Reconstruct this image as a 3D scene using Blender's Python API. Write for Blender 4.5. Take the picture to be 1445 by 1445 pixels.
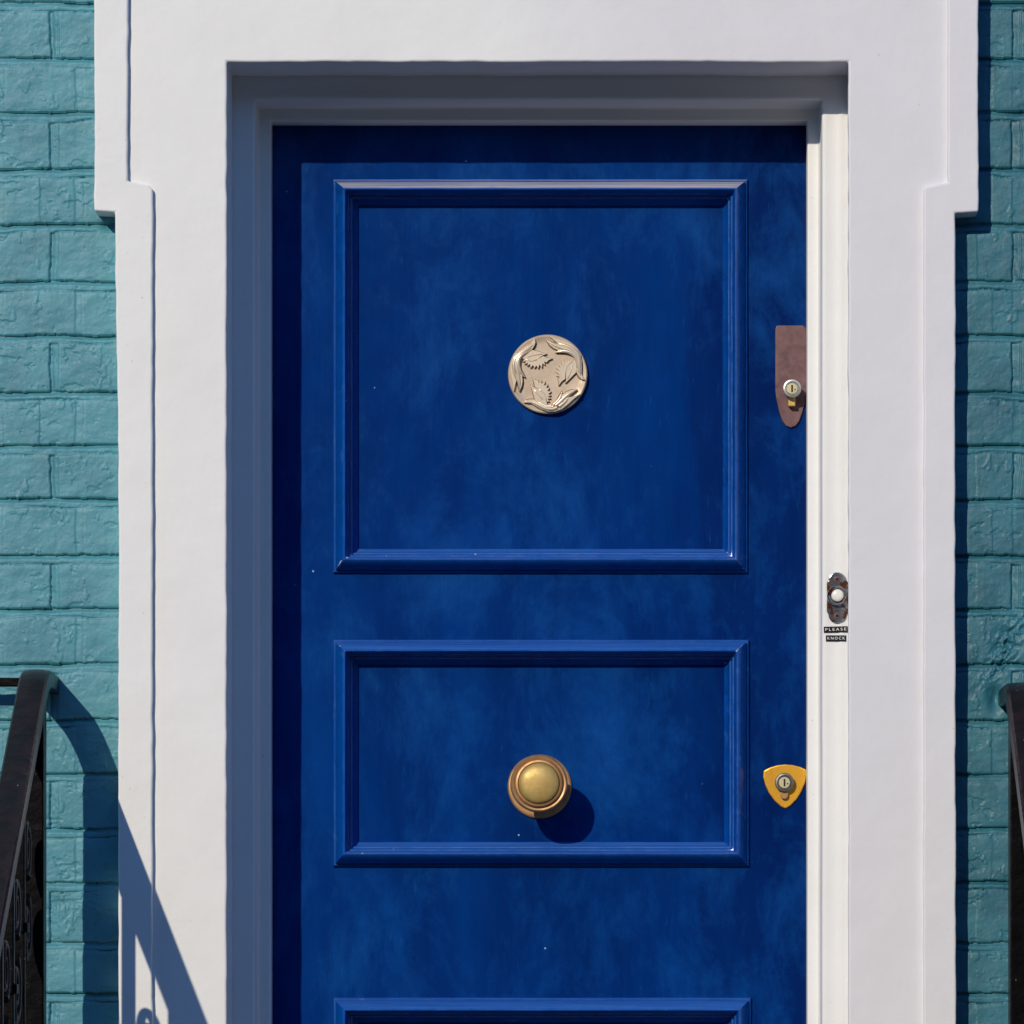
import bpy, bmesh, math, random
import numpy as np
from mathutils import Vector, Matrix

for o in list(bpy.data.objects):
    bpy.data.objects.remove(o)
scn = bpy.context.scene
col = scn.collection
random.seed(4)

# ---------------------------------------------------------------- camera, sky, sun
D = 8.0            # metres from lens to the front of the stucco surround (plane y = 0)
VX, VY = 850.0, 1500.0
Z0 = 1.45          # height of the photo's bottom edge above the pavement

def zz(Y): return (1445.0 - Y) / 1000.0 + Z0
def W(px, py, d=0.0):
    """photo position seen at depth d (m behind the surround's face) -> world point"""
    s = (D + d) / D
    return Vector(((VX + (px - VX) * s) / 1000.0, d, zz(VY + (py - VY) * s)))

cam_d = bpy.data.cameras.new("camera")
cam = bpy.data.objects.new("camera", cam_d); col.objects.link(cam)
cam.location = (VX / 1000.0, -D, zz(VY))
cam.rotation_euler = (math.radians(90), 0, 0)
cam_d.sensor_width = 36.0
cam_d.lens = 36.0 * D / 1.445
cam_d.shift_x = (722.5 - VX) / 1445.0
cam_d.shift_y = (VY - 722.5) / 1445.0
cam_d.clip_end = 500.0
scn.camera = cam

TX, TY = 0.423, 0.485                  # shadow offset per metre of depth: right, down
sun_dir = Vector((TX, 1.0, -TY)).normalized()
elev = math.asin(-sun_dir.z)
sd = bpy.data.lights.new("sun", 'SUN'); sd.energy = 2.48; sd.angle = math.radians(0.5); sd.color = (1.0, 0.90, 0.735)
so = bpy.data.objects.new("sun", sd); col.objects.link(so)
so.rotation_euler = sun_dir.to_track_quat('-Z', 'Y').to_euler()
so.location = (-4, -9, 7)

world = bpy.data.worlds.new("World"); scn.world = world; world.use_nodes = True
wn = world.node_tree.nodes; wl = world.node_tree.links
for n in list(wn): wn.remove(n)
sky = wn.new('ShaderNodeTexSky'); sky.sky_type = 'NISHITA'; sky.sun_disc = False
sky.sun_elevation = elev
sky.sun_rotation = math.atan2(-sun_dir.x, -sun_dir.y)
sky.air_density = 1.0; sky.dust_density = 0.0; sky.ozone_density = 10.0
bgn = wn.new('ShaderNodeBackground'); bgn.inputs[1].default_value = 0.125
wo = wn.new('ShaderNodeOutputWorld')
wl.new(sky.outputs[0], bgn.inputs[0]); wl.new(bgn.outputs[0], wo.inputs[0])

scn.view_settings.view_transform = 'Standard'
scn.view_settings.look = 'None'
scn.view_settings.exposure = 0.25
scn.view_settings.gamma = 1.0
scn.render.engine = 'CYCLES'

# ---------------------------------------------------------------- helpers
def tag(o, label=None, cat=None, group=None, kind=None):
    if label: o['label'] = label
    if cat: o['category'] = cat
    if group: o['group'] = group
    if kind: o['kind'] = kind
    return o

def empty(name, loc, label, cat, group=None):
    o = bpy.data.objects.new(name, None); col.objects.link(o)
    o.location = loc; o.empty_display_size = 0.05
    tag(o, label, cat, group)
    return o

def link(name, me, mat, parent=None, smooth=None):
    o = bpy.data.objects.new(name, me); col.objects.link(o)
    if mat: me.materials.append(mat)
    if parent:
        o.parent = parent
        o.matrix_parent_inverse = world_of(parent).inverted()
    if smooth is not None:
        if smooth is True:
            me.shade_smooth()
        else:
            me.shade_smooth()
            try: me.set_sharp_from_angle(angle=math.radians(smooth))
            except Exception: pass
    return o

def world_of(o):
    m = Matrix.Translation(o.location) if o.type == 'EMPTY' else Matrix.Identity(4)
    if o.parent:
        m = world_of(o.parent) @ o.matrix_parent_inverse @ m
    return m

def from_bm(name, bm, mat, parent=None, smooth=None):
    me = bpy.data.meshes.new(name)
    bmesh.ops.recalc_face_normals(bm, faces=bm.faces)
    bm.to_mesh(me); bm.free()
    return link(name, me, mat, parent, smooth)

def add_box(bm, a, b):
    x0, y0, z0 = (min(a[i], b[i]) for i in range(3)); x1, y1, z1 = (max(a[i], b[i]) for i in range(3))
    v = [bm.verts.new(p) for p in ((x0,y0,z0),(x1,y0,z0),(x1,y1,z0),(x0,y1,z0),(x0,y0,z1),(x1,y0,z1),(x1,y1,z1),(x0,y1,z1))]
    for f in ((0,1,2,3),(4,7,6,5),(0,4,5,1),(1,5,6,2),(2,6,7,3),(3,7,4,0)):
        bm.faces.new([v[i] for i in f])

def bevel_mod(o, w, seg=3, ang=32):
    m = o.modifiers.new("bevel", 'BEVEL'); m.width = w; m.segments = seg
    m.limit_method = 'ANGLE'; m.angle_limit = math.radians(ang)
    return m

def lathe(bm, c, prof, seg=64, squash=None):
    """turned shape about the axis that points at the viewer (-y); prof = [(radius, height)] in m"""
    rings = []
    for r, h in prof:
        if r < 1e-6:
            rings.append([bm.verts.new((c[0], c[1] - h, c[2]))])
        else:
            rings.append([bm.verts.new((c[0] + r * math.cos(2*math.pi*i/seg), c[1] - h, c[2] + r * math.sin(2*math.pi*i/seg))) for i in range(seg)])
    for a, b in zip(rings, rings[1:]):
        for i in range(seg):
            j = (i + 1) % seg
            if len(a) == 1 and len(b) == 1: continue
            if len(a) == 1: bm.faces.new((a[0], b[i], b[j]))
            elif len(b) == 1: bm.faces.new((a[i], a[j], b[0]))
            else: bm.faces.new((a[i], a[j], b[j], b[i]))

def extrude_poly(bm, pts, y0, y1, back=None):
    """pts = [(x,z)] front outline at y0, carried back to y1"""
    f = [bm.verts.new((p[0], y0, p[1])) for p in pts]
    g = [bm.verts.new((p[0], y1, p[1])) for p in (back or pts)]
    bm.faces.new(f); bm.faces.new(list(reversed(g)))
    n = len(f)
    for i in range(n):
        j = (i + 1) % n
        bm.faces.new((f[i], g[i], g[j], f[j]))

def tube(bm, pts, rad, seg=8, flat=1.0):
    """tube along pts; rad float or list"""
    pts = [Vector(p) for p in pts]; rings = []
    for i, p in enumerate(pts):
        t = (pts[min(i+1, len(pts)-1)] - pts[max(i-1, 0)]).normalized()
        up = Vector((1, 0, 0)) if abs(t.x) < 0.9 else Vector((0, 0, 1))
        a = t.cross(up).normalized(); b = t.cross(a).normalized()
        r = rad[i] if isinstance(rad, (list, tuple)) else rad
        rings.append([bm.verts.new(p + a * (r * math.cos(2*math.pi*k/seg)) + b * (r * math.sin(2*math.pi*k/seg))) for k in range(seg)])
    for a, b in zip(rings, rings[1:]):
        for k in range(seg):
            j = (k + 1) % seg
            bm.faces.new((a[k], a[j], b[j], b[k]))
    bm.faces.new(rings[0]); bm.faces.new(list(reversed(rings[-1])))

# numpy value noise
_lat = {}
def vnoise(x, y, seed=0):
    N = 256
    if seed not in _lat: _lat[seed] = np.random.RandomState(seed).rand(N, N) * 2 - 1
    lat = _lat[seed]
    xi = np.floor(x).astype(int); yi = np.floor(y).astype(int)
    fx = x - xi; fy = y - yi
    fx = fx*fx*(3-2*fx); fy = fy*fy*(3-2*fy)
    a = lat[xi % N, yi % N]; b = lat[(xi+1) % N, yi % N]; c = lat[xi % N, (yi+1) % N]; d = lat[(xi+1) % N, (yi+1) % N]
    return (a*(1-fx)+b*fx)*(1-fy) + (c*(1-fx)+d*fx)*fy
def fbm(x, y, seed=0, o=4):
    r = 0; am = 1.0; t = 0
    for i in range(o):
        r = r + am * vnoise(x * 2**i + 13.7*i, y * 2**i + 7.1*i, seed+i); t += am; am *= 0.5
    return r / t
def n1(s, seed=0):
    return float(fbm(np.array([s]), np.array([3.3]), seed, 3)[0])

# ---------------------------------------------------------------- materials
def new_mat(name):
    m = bpy.data.materials.new(name); m.use_nodes = True
    nt = m.node_tree
    for n in list(nt.nodes): nt.nodes.remove(n)
    out = nt.nodes.new('ShaderNodeOutputMaterial'); p = nt.nodes.new('ShaderNodeBsdfPrincipled')
    nt.links.new(p.outputs[0], out.inputs[0])
    return m, nt, p
def N(nt, t, **kw):
    n = nt.nodes.new(t)
    for k, v in kw.items(): setattr(n, k, v)
    return n
def coord(nt, scale=(1,1,1)):
    tc = N(nt, 'ShaderNodeTexCoord'); mp = N(nt, 'ShaderNodeMapping'); mp.inputs['Scale'].default_value = scale
    nt.links.new(tc.outputs['Object'], mp.inputs[0]); return mp.outputs[0]
def noise(nt, vec, scale, detail=4, rough=0.55, dist=0.0):
    n = N(nt, 'ShaderNodeTexNoise'); n.inputs['Scale'].default_value = scale; n.inputs['Detail'].default_value = detail
    n.inputs['Roughness'].default_value = rough; n.inputs['Distortion'].default_value = dist
    nt.links.new(vec, n.inputs['Vector']); return n.outputs[0]
def ramp(nt, fac, stops, interp='LINEAR'):
    r = N(nt, 'ShaderNodeValToRGB'); r.color_ramp.interpolation = interp
    e = r.color_ramp.elements
    while len(e) < len(stops): e.new(0.5)
    for i, (p, c) in enumerate(stops):
        e[i].position = p; e[i].color = c if len(c) == 4 else (*c, 1)
    nt.links.new(fac, r.inputs[0]); return r.outputs[0]
def mix(nt, fac, a, b, mode='MIX'):
    m = N(nt, 'ShaderNodeMix', data_type='RGBA', blend_type=mode)
    for s, v in ((m.inputs[0], fac), (m.inputs[6], a), (m.inputs[7], b)):
        if hasattr(v, 'is_linked') or isinstance(v, bpy.types.NodeSocket): nt.links.new(v, s)
        elif isinstance(v, (int, float)): s.default_value = v
        else: s.default_value = v if len(v) == 4 else (*v, 1)
    return m.outputs[2]
def math_(nt, op, a, b=0.0, clamp=False):
    m = N(nt, 'ShaderNodeMath', operation=op, use_clamp=clamp)
    for s, v in ((m.inputs[0], a), (m.inputs[1], b)):
        if isinstance(v, (int, float)): s.default_value = v
        else: nt.links.new(v, s)
    return m.outputs[0]
def bump(nt, p, h, strength, dist=0.001, prev=None):
    b = N(nt, 'ShaderNodeBump'); b.inputs['Strength'].default_value = strength; b.inputs['Distance'].default_value = dist
    nt.links.new(h, b.inputs['Height'])
    if prev is not None: nt.links.new(prev, b.inputs['Normal'])
    nt.links.new(b.outputs[0], p.inputs['Normal']); return b.outputs[0]
def G(v): return (v, v, v, 1)

def mat_white(name, base=(0.80,0.80,0.785), right=(0.72,0.712,0.735), rough=0.5, bs=1.0):
    m, nt, p = new_mat(name)
    v = coord(nt)
    sx = N(nt, 'ShaderNodeSeparateXYZ'); nt.links.new(v, sx.inputs[0])
    big = noise(nt, v, 3.0, 3)
    t = math_(nt, 'ADD', sx.outputs[0], math_(nt, 'MULTIPLY', math_(nt, 'SUBTRACT', big, 0.5), 0.5))
    c = ramp(nt, t, [(0.72, base), (1.0, right)])      # greyer toward the right jamb
    g = noise(nt, v, 9.0, 6, 0.6)
    c = mix(nt, ramp(nt, g, [(0.35, G(0)), (0.75, G(1))]), c, mix(nt, 1.0, c, (0.955, 0.955, 0.95), 'MULTIPLY'))
    # small pocks and dirt specks
    sp = noise(nt, v, 140.0, 2, 0.5)
    c = mix(nt, ramp(nt, sp, [(0.74, G(0)), (0.80, G(1))]), c, (0.52, 0.51, 0.49))
    nt.links.new(c, p.inputs['Base Color'])
    p.inputs['Roughness'].default_value = rough
    b1 = bump(nt, p, noise(nt, v, 14.0, 4), 0.35*bs, 0.004)
    bump(nt, p, noise(nt, v, 160.0, 5, 0.6), 0.25*bs, 0.0009, b1)
    return m
M_stucco = mat_white('white_stucco_paint')
M_frame = mat_white('white_gloss_joinery', (0.79,0.79,0.775), (0.775,0.775,0.765), 0.38, 0.5)

def mat_blue(name='royal_blue_gloss_paint', worn_lit=False):
    m, nt, p = new_mat(name)
    v = coord(nt); vs = coord(nt, (1.0, 1.0, 0.28)); vt = coord(nt, (14.0, 1.0, 0.8))
    cl = noise(nt, vs, 5.0, 6, 0.62, 0.6)
    c = ramp(nt, cl, [(0.30, (0.0002,0.0115,0.088)), (0.50, (0.0003,0.024,0.152)), (0.74, (0.0006,0.046,0.245))])
    st = noise(nt, vt, 11.0, 3, 0.6)
    c = mix(nt, math_(nt, 'MULTIPLY', st, 0.35), c, (0.0003, 0.042, 0.22))
    # darker blue toward the lock stile
    sx = N(nt, 'ShaderNodeSeparateXYZ'); nt.links.new(v, sx.inputs[0])
    lk = ramp(nt, math_(nt, 'ADD', sx.outputs[0], math_(nt, 'MULTIPLY', math_(nt, 'SUBTRACT', cl, 0.5), 0.35)), [(0.98, G(0)), (1.12 if False else 1.0, G(1))])
    c = mix(nt, math_(nt, 'MULTIPLY', lk, 0.5), c, (0.0006, 0.009, 0.082))
    # chalky faded patches
    fp = noise(nt, coord(nt, (1.2, 1, 0.75)), 6.5, 10, 0.76, 0.3)
    c = mix(nt, ramp(nt, fp, [(0.47, G(0)), (0.70, G(0.60))]), c, (0.0008, 0.078, 0.33))
    sc = noise(nt, coord(nt, (9, 1, 1.5)), 16.0, 8, 0.8, 0.5)          # fine dry scuffs and brush drag
    c = mix(nt, ramp(nt, sc, [(0.60, G(0)), (0.72, G(0.5))]), c, (0.006, 0.10, 0.33))
    # tiny chips through to the pale undercoat
    vo = N(nt, 'ShaderNodeTexVoronoi', feature='F1'); vo.inputs['Scale'].default_value = 36.0
    nt.links.new(v, vo.inputs['Vector'])
    near = ramp(nt, vo.outputs['Distance'], [(0.035, G(1)), (0.062, G(0))])
    if worn_lit:       # the mouldings' brighter colour has sky sheen painted in, with brushed streaks
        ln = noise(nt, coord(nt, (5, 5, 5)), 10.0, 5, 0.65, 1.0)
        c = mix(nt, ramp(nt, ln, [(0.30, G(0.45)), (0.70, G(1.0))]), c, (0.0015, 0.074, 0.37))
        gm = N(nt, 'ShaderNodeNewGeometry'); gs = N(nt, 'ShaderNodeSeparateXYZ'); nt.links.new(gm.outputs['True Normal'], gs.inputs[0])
        up = ramp(nt, gs.outputs[2], [(0.45, G(0)), (0.62, G(1))])               # up-facing faces: reflected sky painted into the colour
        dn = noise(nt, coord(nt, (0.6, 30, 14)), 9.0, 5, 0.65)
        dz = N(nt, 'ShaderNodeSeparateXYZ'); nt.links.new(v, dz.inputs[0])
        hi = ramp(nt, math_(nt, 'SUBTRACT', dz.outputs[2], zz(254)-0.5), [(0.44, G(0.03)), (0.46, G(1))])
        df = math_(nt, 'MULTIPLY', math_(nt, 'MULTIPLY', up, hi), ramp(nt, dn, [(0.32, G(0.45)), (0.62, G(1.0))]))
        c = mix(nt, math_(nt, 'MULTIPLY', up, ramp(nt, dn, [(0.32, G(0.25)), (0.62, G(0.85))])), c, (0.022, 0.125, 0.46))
        c = mix(nt, df, c, (0.46, 0.44, 0.50))  # near-white highlight band painted on the top panel's upper moulding
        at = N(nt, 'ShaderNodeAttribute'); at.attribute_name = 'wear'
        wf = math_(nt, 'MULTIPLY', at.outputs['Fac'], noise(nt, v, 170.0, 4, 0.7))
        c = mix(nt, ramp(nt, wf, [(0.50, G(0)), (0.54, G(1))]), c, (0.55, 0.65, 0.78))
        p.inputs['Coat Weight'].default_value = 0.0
        ab = N(nt, 'ShaderNodeAttribute'); ab.attribute_name = 'bead_glint'
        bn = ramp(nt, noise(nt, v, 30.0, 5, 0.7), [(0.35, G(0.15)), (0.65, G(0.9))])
        c = mix(nt, math_(nt, 'MULTIPLY', math_(nt, 'POWER', ab.outputs['Fac'], 1.5), bn), c, (0.13, 0.24, 0.50))  # thin pale highlights painted along the bead lines
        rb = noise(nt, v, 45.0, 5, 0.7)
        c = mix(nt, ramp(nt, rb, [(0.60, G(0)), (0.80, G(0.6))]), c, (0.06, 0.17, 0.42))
    gate = ramp(nt, noise(nt, v, 13.0, 3), [(0.56 if worn_lit else 0.59, G(0)), (0.60 if worn_lit else 0.63, G(1))])
    c = mix(nt, math_(nt, 'MULTIPLY', near, gate), c, (0.42, 0.55, 0.72))
    nt.links.new(c, p.inputs['Base Color'])
    rr = ramp(nt, fp, [(0.3, G(0.15)), (0.75, G(0.30))])
    nt.links.new(rr, p.inputs['Roughness'])
    p.inputs['IOR'].default_value = 1.45
    p.inputs['Specular IOR Level'].default_value = 0.34 if worn_lit else 0.2
    b1 = bump(nt, p, noise(nt, vt, 16.0, 4, 0.6), 0.22, 0.0010)
    b2 = bump(nt, p, noise(nt, v, 22.0, 3), 0.18, 0.0022, b1)
    bump(nt, p, noise(nt, v, 420.0, 3), 0.12, 0.0003, b2)
    return m
M_blue = mat_blue()
M_blue2 = mat_blue('royal_blue_worn_lit_paint', True)

def mat_brick():
    m, nt, p = new_mat('teal_painted_brick')
    v = coord(nt)
    sx = N(nt, 'ShaderNodeSeparateXYZ'); nt.links.new(v, sx.inputs[0])
    a = noise(nt, v, 16.0, 7, 0.68)
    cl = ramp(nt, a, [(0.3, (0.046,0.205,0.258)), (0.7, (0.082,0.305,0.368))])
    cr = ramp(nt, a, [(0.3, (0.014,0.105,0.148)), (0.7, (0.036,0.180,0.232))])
    side = ramp(nt, sx.outputs[0], [(0.5, G(0)), (0.9, G(1))])      # darker teal on the pier right of the door
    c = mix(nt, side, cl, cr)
    st = noise(nt, coord(nt, (26, 1, 1.2)), 2.0, 4, 0.6)
    c = mix(nt, ramp(nt, st, [(0.60, G(0)), (0.82, G(0.4))]), c, (0.06, 0.34, 0.40))
    sp = noise(nt, v, 95.0, 2, 0.5)
    c = mix(nt, ramp(nt, sp, [(0.755, G(0)), (0.79, G(0.8))]), c, (0.012, 0.035, 0.042))
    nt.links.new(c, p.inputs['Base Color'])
    p.inputs['Roughness'].default_value = 0.5
    b1 = bump(nt, p, noise(nt, v, 110.0, 6, 0.65), 0.32, 0.0011)
    bump(nt, p, noise(nt, v, 380.0, 4, 0.6), 0.35, 0.0006, b1)
    return m
M_brick = mat_brick()

def mat_metal(name, base, dark, rough=0.35, metal=0.8, scale=60.0, lo=0.35, hi=0.7, bs=0.15):
    m, nt, p = new_mat(name)
    v = coord(nt)
    f = noise(nt, v, scale, 5, 0.6, 0.2)
    nt.links.new(ramp(nt, f, [(lo, dark), (hi, base)]), p.inputs['Base Color'])
    p.inputs['Metallic'].default_value = metal
    nt.links.new(ramp(nt, f, [(lo, G(min(1, rough+0.15))), (hi, G(rough))]), p.inputs['Roughness'])
    bump(nt, p, noise(nt, v, 500.0, 3), bs, 0.0003)
    return m
M_knob = mat_metal('aged_tan_brass', (0.60,0.36,0.165), (0.36,0.19,0.08), 0.36, 0.55, 40)
M_cap = mat_metal('worn_yellow_brass', (0.66,0.48,0.17), (0.50,0.33,0.10), 0.42, 0.4, 70)
M_gold = mat_metal('polished_gold_brass', (0.95,0.50,0.045), (0.62,0.24,0.02), 0.30, 0.5, 90, 0.3, 0.55)
M_mauve = mat_metal('tarnished_mauve_bronze', (0.20,0.105,0.105), (0.11,0.055,0.058), 0.42, 0.35, 70)
M_steel = mat_metal('satin_nickel', (0.72,0.73,0.72), (0.5,0.5,0.48), 0.25, 0.85, 120)
M_darksteel = mat_metal('dark_nickel', (0.32,0.33,0.33), (0.16,0.16,0.15), 0.28, 0.85, 120)
M_face = mat_metal('pale_brass_barrel', (0.72,0.64,0.40), (0.5,0.42,0.25), 0.35, 0.5, 200)
M_ivory = mat_metal('pale_champagne_bronze', (0.64,0.51,0.385), (0.50,0.39,0.28), 0.40, 0.25, 55)
M_ivory_hi = mat_metal('polished_champagne_bronze', (0.95,0.82,0.62), (0.72,0.57,0.41), 0.24, 0.5, 55)
M_chrome = mat_metal('rusting_chrome', (0.40,0.41,0.43), (0.12,0.045,0.025), 0.14, 0.85, 75, 0.44, 0.50)

def plain(name, c, rough=0.5, bs=0.0, sc=300):
    m, nt, p = new_mat(name)
    v = coord(nt); f = noise(nt, v, sc, 3)
    nt.links.new(mix(nt, f, (c[0]*0.85, c[1]*0.85, c[2]*0.85), (min(1,c[0]*1.1), min(1,c[1]*1.1), min(1,c[2]*1.1))), p.inputs['Base Color'])
    p.inputs['Roughness'].default_value = rough
    if bs: bump(nt, p, f, bs, 0.0005)
    return m
M_tarn = plain('brown_tarnish', (0.17,0.105,0.06), 0.5)
M_hole = plain('dark_slot', (0.006,0.006,0.006), 0.8)
M_button = plain('white_bell_push', (0.80,0.79,0.74), 0.3)
M_tape = plain('black_embossing_tape', (0.012,0.012,0.016), 0.25)
M_letter = plain('white_embossed_letters', (0.85,0.85,0.85), 0.5)
M_pave = plain('paving_stone', (0.10,0.097,0.09), 0.85, 0.4, 40)
M_step = plain('worn_step_stone', (0.22,0.21,0.195), 0.8, 0.4, 60)
M_terr = plain('added_terrace_dark_brick', (0.075,0.06,0.05), 0.9, 0.2, 8)
M_mortar = plain('grey_broken_mortar', (0.17,0.15,0.12), 0.9, 0.5, 120)

def mat_iron(name='black_gloss_iron', k=(1,1,1)):
    m, nt, p = new_mat(name)
    v = coord(nt)
    f = noise(nt, v, 35.0, 5, 0.6)
    c = ramp(nt, f, [(0.35, (0.0012*k[0],0.0012*k[1],0.0016*k[2])), (0.75, (0.004*k[0],0.0034*k[1],0.004*k[2]))])
    sp = noise(nt, v, 170.0, 2, 0.5)
    c = mix(nt, ramp(nt, sp, [(0.76, G(0)), (0.80, G(1))]), c, (0.45, 0.42, 0.40))
    nt.links.new(c, p.inputs['Base Color']); p.inputs['Roughness'].default_value = 0.30; p.inputs['Specular IOR Level'].default_value = 0.16
    b1 = bump(nt, p, noise(nt, v, 38.0, 4), 0.45, 0.003)
    bump(nt, p, noise(nt, v, 330.0, 3), 0.2, 0.0005, b1)
    return m
M_iron = mat_iron()
M_rail = mat_iron('worn_black_handrail', (6, 3.0, 3.6))

# ---------------------------------------------------------------- ground, steps
SILL = zz(2130)
bm = bmesh.new()
v = [bm.verts.new(p) for p in ((-60,-80,0),(60,-80,0),(60,20,0),(-60,20,0))]; bm.faces.new(v)
tag(from_bm('pavement', bm, M_pave), kind='structure')
bm = bmesh.new()
nst = 4; rise = SILL / nst
for i in range(nst):
    y_front = -0.20 - 0.27 * (nst - 1 - i)
    add_box(bm, (0.02, y_front, rise*i + (0.002 if i else 0.0)), (1.50, 0.035 if True else 0, rise*(i+1)))
o = from_bm('steps', bm, M_step); bevel_mod(o, 0.008, 2); tag(o, kind='structure')
bm = bmesh.new(); add_box(bm, (0.322, 0.036, SILL-0.10), (1.195, 0.30, SILL+0.012))
tag(from_bm('threshold', bm, M_step), kind='structure')

# unseen terrace across the street, added to block low sky and darken reflections
terr = empty('added_terrace', (0, -24, 0), 'unseen dark brick terrace with sash windows, added across the street to block low sky', 'terrace')
bm = bmesh.new(); add_box(bm, (-45, -34, 0.002), (45, -24, 8.6)); from_bm('added_terrace_wall', bm, M_terr, terr)
bm = bmesh.new(); add_box(bm, (-45.2, -34.2, 8.602), (45.2, -23.7, 8.9)); from_bm('added_terrace_cornice', bm, M_step, terr)
for i in range(18):
    for z_ in (1.0, 3.9, 6.3):
        x_ = -42 + i*4.9
        bm = bmesh.new(); add_box(bm, (x_-0.65, -24.002, z_-0.1), (x_+0.65, -23.88, z_+1.7))
        w_ = from_bm('added_terrace_window', bm, M_step, terr)
        bm = bmesh.new(); add_box(bm, (x_-0.5, -23.90, z_+0.02), (x_+0.5, -23.87, z_+0.78)); add_box(bm, (x_-0.5, -23.90, z_+0.83), (x_+0.5, -23.87, z_+1.6))
        from_bm('pane', bm, M_tape, w_)

# ---------------------------------------------------------------- brick wall (true relief)
WD = 0.040
BOT = [-400,-322,-243,-165,-78,2,81,157,237,315,396,472,552,627,703,782,858,936,1014,1090,1167,1243,1328,1400,1480]
while BOT[-1] < 2300: BOT.append(BOT[-1] + 78)
while BOT[0] > -1100: BOT.insert(0, BOT[0] - 78)
BOT = np.array(BOT, float)
def brick_height(px, py):
    """mm of relief towards the viewer"""
    wy = py + 3.0*fbm(px/70, py/90, 1, 3) + 1.1*fbm(px/9, py/9, 5, 2)
    wx = px + 2.0*fbm(px/60, py/50, 9, 3) + 1.3*fbm(px/8, py/10, 15, 2)
    k = np.clip(np.searchsorted(BOT, wy), 1, len(BOT)-1)
    w = wy - BOT[k-1]                                   # below the course above
    e = BOT[k] - wy                                     # above this course's lower edge
    mh = 14 + 2.5*vnoise(px/45, k*1.7, 21)
    drop = 6.8 + 2.6*vnoise(px/38, k*2.3, 31)
    ss = lambda a, b, x: np.clip((x-a)/(b-a), 0, 1)**2*(3-2*np.clip((x-a)/(b-a), 0, 1))
    gro = np.clip(0.45 + 1.1*vnoise(px/30, k*3.1, 41), 0.0, 1.3)
    mort = -drop + (drop-1.5)*ss(1, 8, w)              # pointing slopes out to the brick below
    mort = mort - 3.8*gro*np.exp(-((w-mh)/1.3)**2)
    # bricks: alternate stretcher and header courses
    odd = (k % 2 == 1)
    jx = np.where(odd, np.mod(wx - 76 + 115, 230) - 115, np.mod(wx - 56, 112) - 56 + 0.0)
    jx = np.where(px > 700, np.where(odd, np.mod(wx - 1434 + 56, 112) - 56, np.mod(wx - 1372 + 56, 112) - 56 + 14), jx)
    strong = np.where(odd, 1.0, 0.16)
    hw = 6.0 + 1.2*vnoise(k*1.3, px/200, 51)
    jm = (np.abs(jx) < hw)
    jh = -5.4 * ss(-hw-1.0, -hw+0.8, jx) * (1 - 0.72*ss(-hw, hw, jx)) * (1 - ss(hw-0.5, hw+2.0, jx)) - 1.1*np.exp(-((jx-hw)/1.3)**2)
    jh = jh * strong
    rs = np.random.RandomState(7); tab = rs.rand(64, 64)
    bi = np.floor(np.where(odd, (wx-76)/230, (wx-56)/112)).astype(int)
    off = (tab[k % 64, bi % 64]-0.5)*1.5
    face = off + (tab[(k+9) % 64, (bi+5) % 64]-0.5)*0.03*jx*0.6
    face = face - 0.5*np.exp(-(e/2.0)) - 0.9*np.exp(-((w-mh)/2.5))                 # worn arris
    dent = fbm(px/22, py/16, 61, 4)
    face = face + 0.8*dent + 0.16*fbm(px/4, py/4, 71, 3)
    # flaked patches with a crisp lip
    fl = fbm(px/26+9, py/13, 81, 4)
    face = face - 1.1*ss(0.40, 0.43, fl)*(0.6+0.6*vnoise(px/90, py/90, 82))
    lip = fbm(px/17, py/30+4, 91, 4)
    face = face + 0.8*ss(0.44, 0.47, lip)
    br = face + jh
    h = np.where(w < mh, mort + 0.25*fbm(px/4, py/4, 95, 3) + 0.5*fbm(px/14, py/8, 96, 3), br)
    # smooth the lower edge of the course above: steep fall
    
    # pits
    pit = vnoise(px/2.6, py/2.6, 97)
    h = h - 1.6*np.clip(pit-0.90, 0, 1)/0.1
    # broken render where the right-hand rail enters the wall
    g = np.exp(-(((px-1412)-(930-py)*0.45)/17)**2 - ((py-918)/42)**2)
    rid = 1-np.abs(fbm(px/13+(py/19), py/17-(px/30), 101, 4))*3.2
    h = h + g*(5.5*rid - 3.5)
    g2 = np.exp(-((px-1405)/9)**2 - ((py-985)/16)**2)
    h = h - 11*g2
    g3 = np.exp(-((px-152)/9)**2 - ((py-318)/6)**2)
    h = h - 7*g3
    return h
def axis(segs):
    a = []
    for lo, hi, st in segs:
        n = max(1, int(round((hi-lo)/st))); a += [lo + (hi-lo)*i/n for i in range(n)]
    a.append(segs[-1][1]); return np.array(a)
ys = axis([(-900,-300,9),(-300,-20,4),(-20,1465,1.15),(1465,1800,5),(1800,2900,18)])
verts = []; faces = []; base = 0
for xs in (axis([(-2600,-700,40),(-700,-15,5),(-15,185,1.15),(185,210,5)]), axis([(1310,1340,5),(1340,1462,1.15),(1462,2100,5),(2100,4200,40)])):
    PX, PY = np.meshgrid(xs, ys)
    H = brick_height(PX, PY)
    s = (D + WD) / D
    X = (VX + (PX-VX)*s)/1000; Z = (1445 - (VY + (PY-VY)*s))/1000 + Z0; Y = WD - H/1000
    verts.append(np.stack([X, Y, Z], -1).reshape(-1, 3))
    R, C = PX.shape
    idx = np.arange(R*C).reshape(R, C) + base; base += R*C
    faces.append(np.stack([idx[:-1,:-1], idx[1:,:-1], idx[1:,1:], idx[:-1,1:]], -1).reshape(-1, 4))
verts = np.concatenate(verts); faces = np.concatenate(faces)
me = bpy.data.meshes.new('brick_wall')
me.vertices.add(len(verts)); me.vertices.foreach_set('co', verts.ravel())
me.loops.add(faces.size); me.loops.foreach_set('vertex_index', faces.ravel().astype(np.int32))
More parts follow.
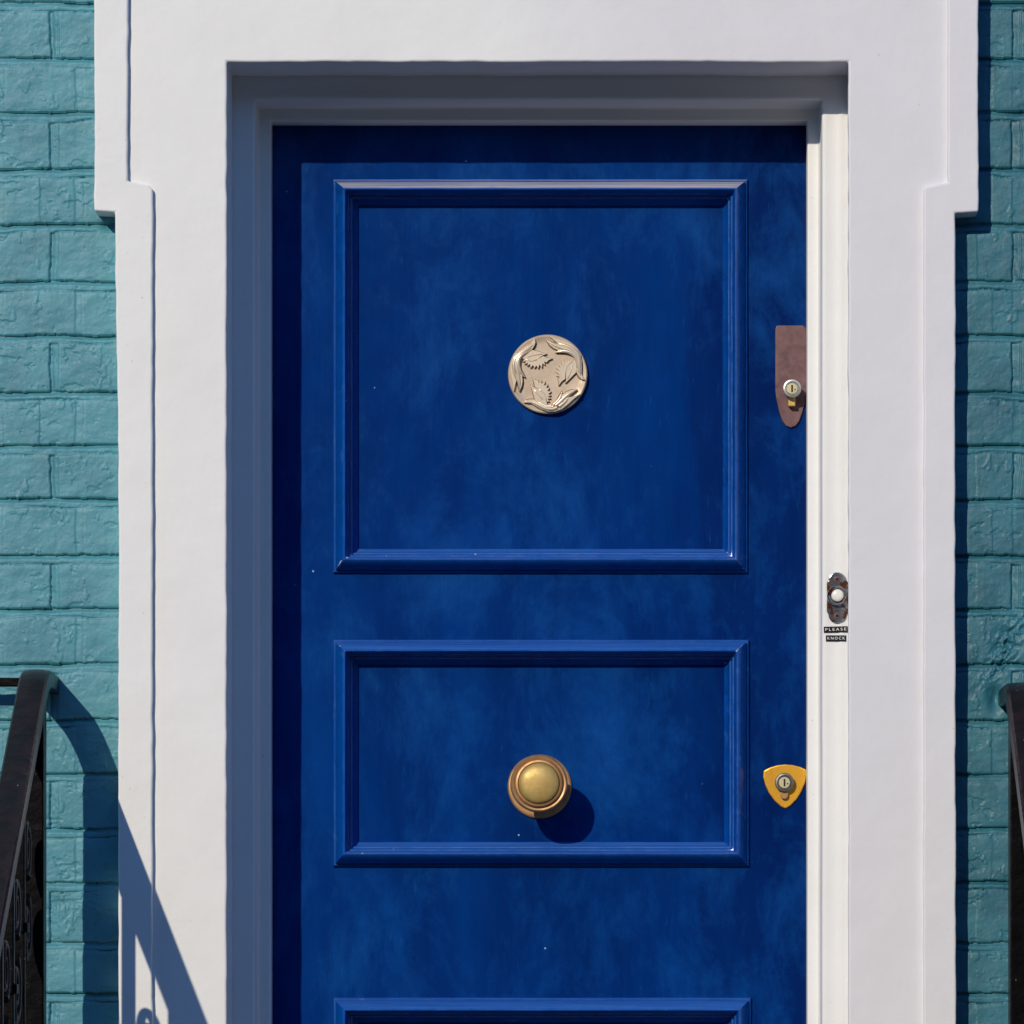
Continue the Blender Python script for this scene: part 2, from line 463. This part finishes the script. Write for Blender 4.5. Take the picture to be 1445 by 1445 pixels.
me.polygons.add(len(faces)); me.polygons.foreach_set('loop_start', np.arange(0, faces.size, 4, dtype=np.int32))
me.polygons.foreach_set('loop_total', np.full(len(faces), 4, dtype=np.int32))
me.update(calc_edges=True)
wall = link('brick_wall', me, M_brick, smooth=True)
tag(wall, 'teal painted brick house wall on both sides of the white door surround', 'brick wall')

# ---------------------------------------------------------------- stucco surround
def wobble(pts, amp, seed, step=9.0):
    """densify a closed outline (mm, y down) and give it a hand-trowelled wander"""
    out = []; n = len(pts); s = 0
    for i in range(n):
        a = Vector(pts[i]); b = Vector(pts[(i+1) % n]); L = (b-a).length
        k = max(1, int(L/step)); t = (b-a).normalized(); nn = Vector((-t.y, t.x))
        for j in range(k):
            q = a + (b-a)*(j/k)
            f = min(1.0, min(j, k-j)/2.0)
            out.append(q + nn * (amp * f * (n1((s + L*j/k)/26.0, seed)*1.4 + n1((s + L*j/k)/160.0, seed+7)*1.2)))
        s += L
    return out
def toxz(pts): return [(p[0]/1000.0, zz(p[1])) for p in pts]

surround = empty('door_surround', (0.76, 0.0, SILL), 'white painted stucco surround with projecting shoulders framing the blue door', 'door surround')
base_pts = [(143,-480),(143,292),(173,294),(176,2130),(320,2130),(320,87),(1197,87),(1197,2130),(1338,2130),(1338,294),(1371,292),(1371,-480)]
wp = wobble(base_pts, 0.8, 3)
bp = []
for p in wp:
    if abs(p[0]-1197) < 6 and p[1] > 84: bp.append((p[0]+5.5, p[1]))
    else: bp.append((p[0], p[1]))
bm = bmesh.new(); extrude_poly(bm, toxz(wp), 0.0, 0.135, toxz(bp))
o = from_bm('wall_face', bm, M_stucco, surround); bevel_mod(o, 0.0032, 3)
band = [(134,-470),(134,299),(163,301),(165,480),(168,640),(168,2130),(216,2130),(216,268),(211,263),(181,257),(181,-430),(1337,-430),(1337,259),(1303,266),(1302,2130),(1349,2130),(1347,302),(1380,300),(1380,-470)]
bm = bmesh.new(); extrude_poly(bm, toxz(wobble(band, 0.8, 17)), -0.0105, 0.048)
o = from_bm('raised_band', bm, M_stucco, surround); bevel_mod(o, 0.0028, 3)
# low back lip of the reveal so light cannot leak behind the joinery
# ---------------------------------------------------------------- door frame (joinery)
frame = empty('door_frame', (0.76, 0.12, SILL), 'white stepped timber door frame set back inside the stucco opening', 'door frame')
def arc(cx, cy, r, a0, a1, n=4):
    return [(cx + r*math.cos(math.radians(a0+(a1-a0)*i/n)), cy + r*math.sin(math.radians(a0+(a1-a0)*i/n))) for i in range(n+1)]
prof = [(-10, 116), (2.0, 114.6), (6.0, 114.0), (10.0, 115.2), (24.0, 114.8)] + \
       [(29 + 4*math.sin(math.radians(a)), 118.5 - 4*math.cos(math.radians(a))) for a in (0, 22, 45, 68, 90)] + \
       [(33.2, 176.0), (35.5, 179.5), (37.0, 180.0), (48.0, 180.0)] + \
       [(49 + 2.5*math.sin(math.radians(a)), 182.5 - 2.5*math.cos(math.radians(a))) for a in (10, 45, 90)] + [(51.5, 221.0), (36.0, 221.0), (36.0, 262.0)]
OL, OT, OR_ = 320.0, 87.0, 1197.0
bm = bmesh.new(); rings = []
for u, d in prof:
    ring = []
    xl, xr, yt = OL+u, OR_-u, OT+u*1.04
    path = []
    n = 60
    for i in range(n): path.append((xl, 2130 - (2130-yt)*i/n))
    for i in range(30): path.append((xl + (xr-xl)*i/30, yt))
    for i in range(n+1): path.append((xr, yt + (2130-yt)*i/n))
    for i, (x, y) in enumerate(path):
        wb = 0.5*n1(i/5.0, 201 + int(u > 32)) if 0 < u < 51 else 0
        ring.append(bm.verts.new(((x+wb)/1000.0, d/1000.0, zz(y+wb))))
    rings.append(ring)
for a, b in zip(rings, rings[1:]):
    for i in range(len(a)-1):
        bm.faces.new((a[i], a[i+1], b[i+1], b[i]))
from_bm('architrave', bm, M_frame, frame, smooth=35)

# ---------------------------------------------------------------- the door
DD = 0.224       # depth of stile face
PD = 0.233       # depth of panel face
door = empty('front_door', (0.76, DD, SILL), 'royal blue gloss painted panelled front door with brass centre knob', 'front door')
def rectw(x0, y0, x1, y1, d):
    a = W(x0, y0, d); b = W(x1, y1, d); return a.x, a.z, b.x, b.z   # left, top, right, bottom
panels = [(470, 254, 1055, 809), (470, 903, 1057, 1223), (470, 1408, 1060, 1910)]
# leaf: stiles and rails as one joined face with panel openings
dl, dr, dt, db = 0.358, 1.160, zz(126), SILL+0.014
hol = []
for q in panels:
    x0, z0, x1, z1 = rectw(*q, DD); hol.append((x0+0.026, z0-0.026, x1-0.026, z1+0.026))
hx0 = min(h[0] for h in hol); hx1 = max(h[2] for h in hol)
bm = bmesh.new()
xs_ = [dl, hx0, hx1, dr]; zs = [dt] + [q for h in hol for q in (h[1], h[3])] + [db]
gv = [[bm.verts.new((x, DD, z)) for x in xs_] for z in zs]
for i in range(len(zs)-1):
    for j in range(3):
        if j == 1 and i % 2 == 1: continue
        bm.faces.new((gv[i][j], gv[i+1][j], gv[i+1][j+1], gv[i][j+1]))
rim = [e for e in bm.edges if len(e.link_faces) == 1]
ext = bmesh.ops.extrude_edge_only(bm, edges=rim)
for v_ in ext['geom']:
    if isinstance(v_, bmesh.types.BMVert): v_.co.y = DD + 0.045
o = from_bm('door_leaf', bm, M_blue, door)
for h in hol:
    bm = bmesh.new(); add_box(bm, (h[0]-0.001, PD, h[1]+0.001), (h[2]+0.001, PD+0.016, h[3]-0.001))
    from_bm('panel', bm, M_blue, door)
mp = [(0,0),(0.3,4.6),(1.5,6.6),(3.2,6.9),(4.0,6.6),(4.3,10.5),(5.0,13.5),(8,20.5),(11,26.4),(14,31.2),(16,33.2),(17.3,33.9),(18.8,33.6),(20.2,31.4),(21.3,27),(22.4,22),(23,19),(24.2,18.6),(25.2,18),
      (25.7,13),(26.3,9.2),(27.6,8.5),(28.8,7.2),(29.6,2.4),(31,-1),(33,-4.5),(35,-7),(36.3,-9.6)]
for pi, q in enumerate(panels):
    x0, z0, x1, z1 = rectw(*q, DD)
    bm = bmesh.new(); rings = []
    for u, h in mp:
        u /= 1000.0
        cs = [(x0+u, z0-u), (x1-u, z0-u), (x1-u, z1+u), (x0+u, z1+u)]; ring = []
        for c in range(4):
            a, b = cs[c], cs[(c+1) % 4]
            nseg = 34
            for i in range(nseg):
                t = i/nseg; x = a[0]+(b[0]-a[0])*t; z = a[1]+(b[1]-a[1])*t
                env = min(1.0, min(i, nseg-i)/2.0)
                wv = env*0.00035*n1(i/2.2 + 40*c, 300+pi); wh = 0.35*n1(i/3.0 + 17*c, 340+pi)
                if c % 2 == 0: z += wv
                else: x += wv
                ring.append(bm.verts.new((x, DD - (h+wh)/1000.0 + (0.0005 if u == 0 else 0), z)))
        rings.append(ring)
    for a, b in zip(rings, rings[1:]):
        L = len(a)
        for i in range(L):
            bm.faces.new((a[i], a[(i+1) % L], b[(i+1) % L], b[i]))
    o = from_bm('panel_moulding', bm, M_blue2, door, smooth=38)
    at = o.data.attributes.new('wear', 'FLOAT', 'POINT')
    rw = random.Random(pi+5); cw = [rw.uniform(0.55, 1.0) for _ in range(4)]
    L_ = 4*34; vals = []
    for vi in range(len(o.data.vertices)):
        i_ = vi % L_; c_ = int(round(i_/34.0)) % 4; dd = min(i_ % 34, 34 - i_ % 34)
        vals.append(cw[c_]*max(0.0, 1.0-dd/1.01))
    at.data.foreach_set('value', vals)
    ab = o.data.attributes.new('bead_glint', 'FLOAT', 'POINT')
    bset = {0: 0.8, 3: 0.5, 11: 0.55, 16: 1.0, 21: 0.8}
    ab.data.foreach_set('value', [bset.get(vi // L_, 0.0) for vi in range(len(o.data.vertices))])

# --- centre knob
c = W(761.5, 1110, PD)
rose = None
bm = bmesh.new()
lathe(bm, c, [(0.0458,-0.001),(0.0466,0.002),(0.0462,0.0045),(0.0445,0.0060),(0.0405,0.0068),(0.0385,0.0062),(0.0365,0.0085),(0.030,0.0105),(0.022,0.013),(0.017,0.018),(0.0,0.018)], 96)
rose = from_bm('knob_rose', bm, M_knob, door, smooth=30)
bm = bmesh.new()
lathe(bm, c, [(0.0155,0.012),(0.0145,0.030),(0.0155,0.046),(0.021,0.058),(0.030,0.066),(0.037,0.073),(0.0405,0.082),(0.0412,0.088),(0.0402,0.0935),(0.0385,0.0955),(0.0362,0.0950),(0.0352,0.0940),(0.0345,0.0975),(0.0330,0.1000),(0.0305,0.1005),(0.0295,0.0990),(0.0288,0.0965),(0.0,0.0965)], 96)
knob = from_bm('door_knob', bm, M_knob, door, smooth=30)
bm = bmesh.new()
lathe(bm, c, [(0.0292,0.096),(0.0290,0.1015),(0.0275,0.1045),(0.0245,0.1068),(0.0200,0.1085),(0.0120,0.1100),(0.005,0.1105),(0.0,0.1106)], 96)
from_bm('knob_cap', bm, M_cap, knob, smooth=60)

# --- round relief medallion
mc = W(773, 529, PD)
R = 0.0578
bm = bmesh.new()
lathe(bm, mc, [(R-0.002,-0.001),(R-0.0005,0.002),(R,0.006),(R-0.0008,0.0088),(R-0.0022,0.0098),(R-0.0040,0.0098),(R-0.0055,0.0088),(0.045,0.0084),(0.0,0.0084)], 120)
med = from_bm('round_medallion', bm, M_ivory, door, smooth=35)
k = R/470.0
def mpt(p, ang):
    x = (p[0]-702)*k; z = -(p[1]-672)*k
    ca, sa = math.cos(ang), math.sin(ang)
    return (mc.x + x*ca - z*sa, mc.z + x*sa + z*ca)
body = [(548,255),(560,300),(548,340),(520,385),(470,420),(405,452),(368,490),(358,545),(372,600),(408,660),(425,690),(442,716),(402,700),(408,760),(398,820),(368,885),(352,800),(338,745),(322,800),(303,885),(290,800),(268,700),(256,610),(272,520),(312,450),(370,400),(440,360),(505,325)]
wing = [(395,455),(470,415),(520,390),(600,410),(695,436),(650,452),(612,478),(600,492),(648,462),(700,484),(760,490),(712,512),(690,540),(662,528),(672,572),(640,550),(636,602),(604,564),(592,612),(566,574),(548,608),(528,568),(500,606),(492,556),(462,582),(468,540),(430,562),(446,522),(408,530),(424,496),(398,490)]
ribs = [[(530,330),(450,385),(360,440),(310,510),(298,590),(312,680),(330,740)],
        [(510,365),(440,405),(370,450),(332,520),(332,600),(358,680),(372,780),(368,860)],
        [(470,410),(400,445),(352,500),(350,580),(378,650),(420,700)]]
vein = [[(430,495),(470,515),(520,522),(570,505),(600,486)], [(470,470),(520,455),(580,445),(640,440)]]
def grow(pts, dd):
    n = len(pts); ar = sum(pts[i][0]*pts[(i+1)%n][1]-pts[(i+1)%n][0]*pts[i][1] for i in range(n)); sg = 1 if ar > 0 else -1; out = []
    for i in range(n):
        a = Vector(pts[i-1]); b = Vector(pts[i]); c_ = Vector(pts[(i+1) % n])
        t = ((b-a).normalized() + (c_-b).normalized())
        if t.length < 0.2: t = (c_-a)
        t.normalize(); out.append((b.x + sg*t.y*dd, b.y - sg*t.x*dd))
    return out
for i in range(3):
    ang = -2*math.pi/3*i*1.0
    bm = bmesh.new()
    extrude_poly(bm, [mpt(p, ang) for p in grow(body, 13)], mc.y-0.00862, mc.y-0.0080)
    from_bm('dark_tarnish', bm, M_tarn, med)
    bm = bmesh.new()
    extrude_poly(bm, [mpt(p, ang) for p in grow(wing, 9)], mc.y-0.00874, mc.y-0.0080)
    from_bm('dark_tarnish', bm, M_tarn, med)
    bm = bmesh.new()
    extrude_poly(bm, [mpt(p, ang) for p in body], mc.y-0.0142, mc.y-0.0080)
    for r in ribs:
        pts = []
        for a, b in zip(r, r[1:]):
            for t in range(4): pts.append((a[0]+(b[0]-a[0])*t/4, a[1]+(b[1]-a[1])*t/4))
        pts.append(r[-1]); nn = len(pts)
        # smooth
        for _ in range(3):
            pts = [pts[0]] + [((pts[j-1][0]+2*pts[j][0]+pts[j+1][0])/4, (pts[j-1][1]+2*pts[j][1]+pts[j+1][1])/4) for j in range(1, nn-1)] + [pts[-1]]
        P = [mpt(p, ang) for p in pts]
        tube(bm, [(p[0], mc.y-0.0142, p[1]) for p in P], [0.0004+0.0026*math.sin(math.pi*min(1, (j+0.6)/nn))**0.7 for j in range(nn)], 8)
    o = from_bm('curling_stem', bm, M_ivory_hi, med, smooth=50); bevel_mod(o, 0.0009, 2, 50)
    bm = bmesh.new()
    extrude_poly(bm, [mpt(p, ang) for p in wing], mc.y-0.0128, mc.y-0.0081)
    for r in vein:
        P = [mpt(p, ang) for p in r]; tube(bm, [(p[0], mc.y-0.0128, p[1]) for p in P], 0.0010, 6)
    o = from_bm('serrated_leaf', bm, M_ivory_hi, med, smooth=30); bevel_mod(o, 0.0003, 1, 50)

# --- lock barrels
def barrel(c, r, h0, h1, rim_mat, parent, name='lock_barrel', tail=None):
    bm = bmesh.new()
    lathe(bm, c, [(r*0.86,h0),(r*0.90,h1-0.006),(r,h1-0.004),(r,h1-0.0012),(r*0.93,h1),(r*0.78,h1+0.0003),(r*0.70,h1-0.0008),(r*0.64,h1-0.0030),(0,h1-0.0030)], 48)
    b = from_bm(name, bm, rim_mat, parent, smooth=30)
    bm = bmesh.new()
    lathe(bm, (c[0], c[1], c[2]-0.0004), [(r*0.60,h1-0.0040),(r*0.60,h1-0.0016),(r*0.55,h1-0.0011),(0,h1-0.0010)], 36)
    f = from_bm('barrel_face', bm, M_face, b, smooth=30)
    bm = bmesh.new()
    add_box(bm, (c[0]-r*0.085, c[1]-h1+0.0014, c[2]-r*0.40), (c[0]+r*0.085, c[1]-h1+0.0004, c[2]+r*0.36))
    add_box(bm, (c[0]+r*0.26, c[1]-h1+0.0014, c[2]-r*0.20), (c[0]+r*0.38, c[1]-h1+0.0005, c[2]-r*0.06))
    from_bm('keyhole', bm, M_hole, b)
    return b
lockd = DD - 0.0045
pl = [(1097,459),(1133,459),(1136.5,461),(1138,465),(1138,552),(1137,563),(1132,583),(1128,594),(1123,601),(1116,603.5),(1109,601),(1104,594),(1100,583),(1095.5,563),(1094,552),(1094,465),(1095,461.5)]
bm = bmesh.new(); extrude_poly(bm, [(W(x, y, lockd).x, W(x, y, lockd).z) for x, y in pl], lockd, DD+0.001)
plate = from_bm('lock_plate', bm, M_mauve, door); bevel_mod(plate, 0.0012, 3)
c = W(1117.5, 548.5, lockd-0.02); c.y = lockd
barrel(c, 0.0134, -0.001, 0.026, M_steel, plate)
bm = bmesh.new(); add_box(bm, (c.x-0.0050, lockd-0.014, c.z-0.0245), (c.x+0.0052, lockd+0.0005, c.z-0.0105))
o = from_bm('brass_stop', bm, M_cap, plate); bevel_mod(o, 0.0012, 2)
# shield escutcheon
sd_ = DD - 0.0035
sh = [(1108,1078.5),(1098,1079.5),(1087,1082.5),(1077.5,1087.5),(1077,1097),(1080,1108),(1085,1119),(1093,1130),(1102,1138),(1108.5,1141),(1115,1137),(1124,1128),(1131,1117),(1136,1105),(1138.5,1094),(1138,1086),(1129,1082),(1119,1079.5)]
bm = bmesh.new(); extrude_poly(bm, [(W(x, y, sd_).x, W(x, y, sd_).z) for x, y in sh], sd_, DD+0.001)
shield = from_bm('shield_escutcheon', bm, M_gold, door); bevel_mod(shield, 0.0018, 3)
c = W(1107, 1104, sd_-0.01); c.y = sd_
barrel(c, 0.0138, -0.001, 0.011, M_darksteel, shield)
bm = bmesh.new()
tb = [(c.x-0.0055, c.z-0.008),(c.x+0.0055, c.z-0.008),(c.x+0.0058,c.z-0.019),(c.x+0.004,c.z-0.0232),(c.x,c.z-0.0245),(c.x-0.004,c.z-0.0232),(c.x-0.0058,c.z-0.019)]
extrude_poly(bm, tb, sd_-0.006, sd_+0.0005)
o = from_bm('keyhole_cover', bm, M_knob, shield); bevel_mod(o, 0.0012, 2)

# ---------------------------------------------------------------- bell push on the frame
FD = 0.1145
bc = W(1181.5, 843.5, FD)
bell = empty('door_bell', bc, 'small rusty chrome bell push with white button on right door frame', 'doorbell')
bm = bmesh.new()
cap = []
for i in range(17): a = math.pi*i/16; cap.append((bc.x+0.0128*math.cos(a), bc.z+0.0245+0.0120*math.sin(a)))
cap += [(bc.x-0.0150, bc.z+0.0225), (bc.x-0.0150, bc.z-0.0200)]
for i in range(17): a = math.pi+math.pi*i/16; cap.append((bc.x+0.0128*math.cos(a), bc.z-0.0245+0.0120*math.sin(a)))
cap += [(bc.x+0.0150, bc.z-0.0200), (bc.x+0.0150, bc.z+0.0225)]
extrude_poly(bm, cap, FD-0.0035, FD+0.001)
o = from_bm('back_plate', bm, M_chrome, bell); bevel_mod(o, 0.0014, 3)
bm = bmesh.new()
b2 = (bc.x-0.0002, FD-0.003, bc.z+0.0022)
lathe(bm, b2, [(0.0148,0),(0.0150,0.004),(0.0142,0.0075),(0.0122,0.0098),(0.0108,0.0092),(0.0102,0.006),(0,0.006)], 48)
from_bm('push_ring', bm, M_chrome, bell, smooth=40)
bm = bmesh.new(); lathe(bm, b2, [(0.0088,0.004),(0.0088,0.0110),(0.0080,0.0124),(0.0050,0.0134),(0,0.0137)], 40)
from_bm('push_button', bm, M_button, bell, smooth=50)
for dz in (0.0262, -0.0262):
    bm = bmesh.new(); lathe(bm, (bc.x-0.0005, FD-0.0030, bc.z+dz), [(0.0045,0.0),(0.0042,0.0012),(0.0022,0.0014),(0.0018,0.0006),(0,0.0004)], 20)
    sc = from_bm('screw', bm, M_mauve, bell, smooth=30)
    bm = bmesh.new(); lathe(bm, (bc.x-0.0005, FD-0.0030, bc.z+dz), [(0.0019,0.0013),(0,0.00135)], 14)
    from_bm('screw_hole', bm, M_hole, sc)

def tape(x0, y0, x1, y1, text, label, tilt):
    a = W(x0, y0, FD-0.0012); b = W(x1, y1, FD-0.0012)
    cx, cz = (a.x+b.x)/2, (a.z+b.z)/2
    root = empty('label_tape', (cx, FD, cz), label, 'label tape')
    bm = bmesh.new(); add_box(bm, (a.x, FD-0.0012, b.z), (b.x, FD+0.0004, a.z))
    bmesh.ops.rotate(bm, cent=(cx, FD, cz), matrix=Matrix.Rotation(tilt, 3, 'Y'), verts=bm.verts)
    from_bm('tape', bm, M_tape, root)
    cu = bpy.data.curves.new('lettering', 'FONT'); cu.body = text; cu.align_x = 'CENTER'; cu.align_y = 'CENTER'
    cu.size = 0.0056; cu.extrude = 0.0003; cu.space_character = 1.45; cu.offset = 0.0
    to = bpy.data.objects.new('t', cu); col.objects.link(to)
    to.location = (0, 0, 0)
    bpy.context.view_layer.update()
    me = bpy.data.meshes.new_from_object(to.evaluated_get(bpy.context.evaluated_depsgraph_get()))
    bpy.data.objects.remove(to)
    w = max(v.co.x for v in me.vertices) - min(v.co.x for v in me.vertices)
    sx_ = (b.x-a.x-0.0040)/w
    for v in me.vertices:
        x, y, z = v.co.x*sx_, v.co.y, v.co.z
        x, y = x*math.cos(tilt)+y*math.sin(tilt), -x*math.sin(tilt)+y*math.cos(tilt)
        v.co = (cx+x, FD-0.0014-z, cz+y)
    me.materials.clear()
    o = link('lettering', me, M_letter, root)
tape(1162.5, 884, 1196, 892.5, 'PLEASE', 'upper black embossed tape reading PLEASE below the bell push', -0.025)
tape(1165.5, 896.5, 1194, 905, 'KNOCK', 'lower black embossed tape reading KNOCK below the bell push', 0.0)

# ---------------------------------------------------------------- iron railings
def railing(X0, X1, top, slope, label, post_top, side):
    """handrail leaves the wall at X0..X1 (m), runs out towards the street and falls"""
    xc = (X0+X1)/2; hw = (X1-X0)/2
    root = empty('stair_railing', (xc, -0.15, 0.0), label, 'railing', 'iron railings beside the door steps')
    kn = 0.150
    def ytop(t):                                        # photo-style Y (mm, down) of the rail's top at distance t
        q = t - kn
        if q <= -0.09: return top
        if q < -0.01: return top + slope*1000*(q+0.09)**2/0.16
        return top + slope*1000*(q+0.05)
    # handrail: half round on a flat bar
    bm = bmesh.new(); rings = []
    ts = [-0.075, -0.04, 0.0, 0.03] + [kn-0.11+0.01*i for i in range(18)] + [0.26+0.05*i for i in range(20)]
    sec = [(-hw, -24), (-hw, -8)] + [(-hw*0.97, -3.5), (-hw*0.84, -0.8), (-hw*0.4, 0.6), (0, 1.0), (hw*0.4, 0.6), (hw*0.84, -0.8), (hw*0.97, -3.5)] + [(hw, -8), (hw, -24), (hw*0.93, -26.5), (-hw*0.93, -26.5)]
    for i, t in enumerate(ts):
        t0, t1 = ts[max(0, i-1)], ts[min(len(ts)-1, i+1)]
        sl = math.atan2((ytop(t1)-ytop(t0))/1000.0, t1-t0)
        ring = []
        for (sx_, sh_) in sec:
            h = sh_/1000.0
            ring.append(bm.verts.new((xc+sx_, -t - h*math.sin(sl)*1.0, zz(ytop(t)) + h*math.cos(sl))))
        rings.append(ring)
    L = len(sec)
    for a, b in zip(rings, rings[1:]):
        for i in range(L): bm.faces.new((a[i], b[i], b[(i+1) % L], a[(i+1) % L]))
    bm.faces.new(rings[0]); bm.faces.new(list(reversed(rings[-1])))
    from_bm('handrail', bm, M_rail, root, smooth=28)
    def step_z(t):
        for i in range(nst):
            if t <= 0.20 + 0.27*i: return SILL - rise*i
        return 0.0
    bm = bmesh.new(); add_box(bm, (xc-hw*0.96, -kn-0.019, step_z(kn)-0.01), (xc+hw*0.96, -kn+0.019, zz(ytop(kn)+22)))
    o = from_bm('post', bm, M_iron, root); bevel_mod(o, 0.003, 2)
    bm = bmesh.new(); add_box(bm, (xc-hw*0.9, -1.18, -0.01), (xc+hw*0.9, -1.142, zz(ytop(1.16)+22)))
    o = from_bm('post', bm, M_iron, root); bevel_mod(o, 0.003, 2)
    tsb = [kn + 0.01 + 0.142*i for i in range(1, 7)]
    for t in tsb:
        bm = bmesh.new(); add_box(bm, (xc-0.0075, -t-0.008, step_z(t)-0.01), (xc+0.0075, -t+0.008, zz(ytop(t)+22)))
        # collar
        add_box(bm, (xc-0.012, -t-0.0125, zz(ytop(t)+252)), (xc+0.012, -t+0.0125, zz(ytop(t)+238)))
        o = from_bm('baluster', bm, M_iron, root); bevel_mod(o, 0.002, 2)
    # C scrolls between the balusters
    for i in range(7):
        tc_ = kn + 0.08 + 0.142*i
        if tc_ > 1.1: break
        for (dy, rr, flip) in ((178, 0.034, 1), (290, 0.040, -1), (540, 0.045, 1)):
            zc = zz(ytop(tc_)+dy)
            if zc < step_z(tc_)+0.06: continue
            pts = []; rad = []
            for j in range(30):
                f = j/29; a = math.radians(-70 + 520*f) * flip; r = rr*(1.0 - 0.62*f)
                pts.append((xc, -tc_ + r*math.cos(a)*1.0, zc + r*math.sin(a)*1.25)); rad.append(0.0065-0.002*f)
            bm = bmesh.new(); tube(bm, pts, rad, 8)
            from_bm('scroll', bm, M_iron, root, smooth=60)
    return root
r1 = railing(0.0385, 0.0795, 950, 0.60, 'black iron stair railing left of the door, its handrail shadow crossing the surround', 1000, 1)
# flat bar that ties the left handrail back along the wall
bm = bmesh.new()
add_box(bm, (-0.9, -0.012, zz(969.5)), (0.045, 0.000, zz(957)))
o = from_bm('wall_bar', bm, M_iron, r1); bevel_mod(o, 0.002, 2)
r2 = railing(1.4120, 1.4680, 968, 0.64, 'black iron stair railing right of the door, set into broken teal brickwork', 1000, -1)
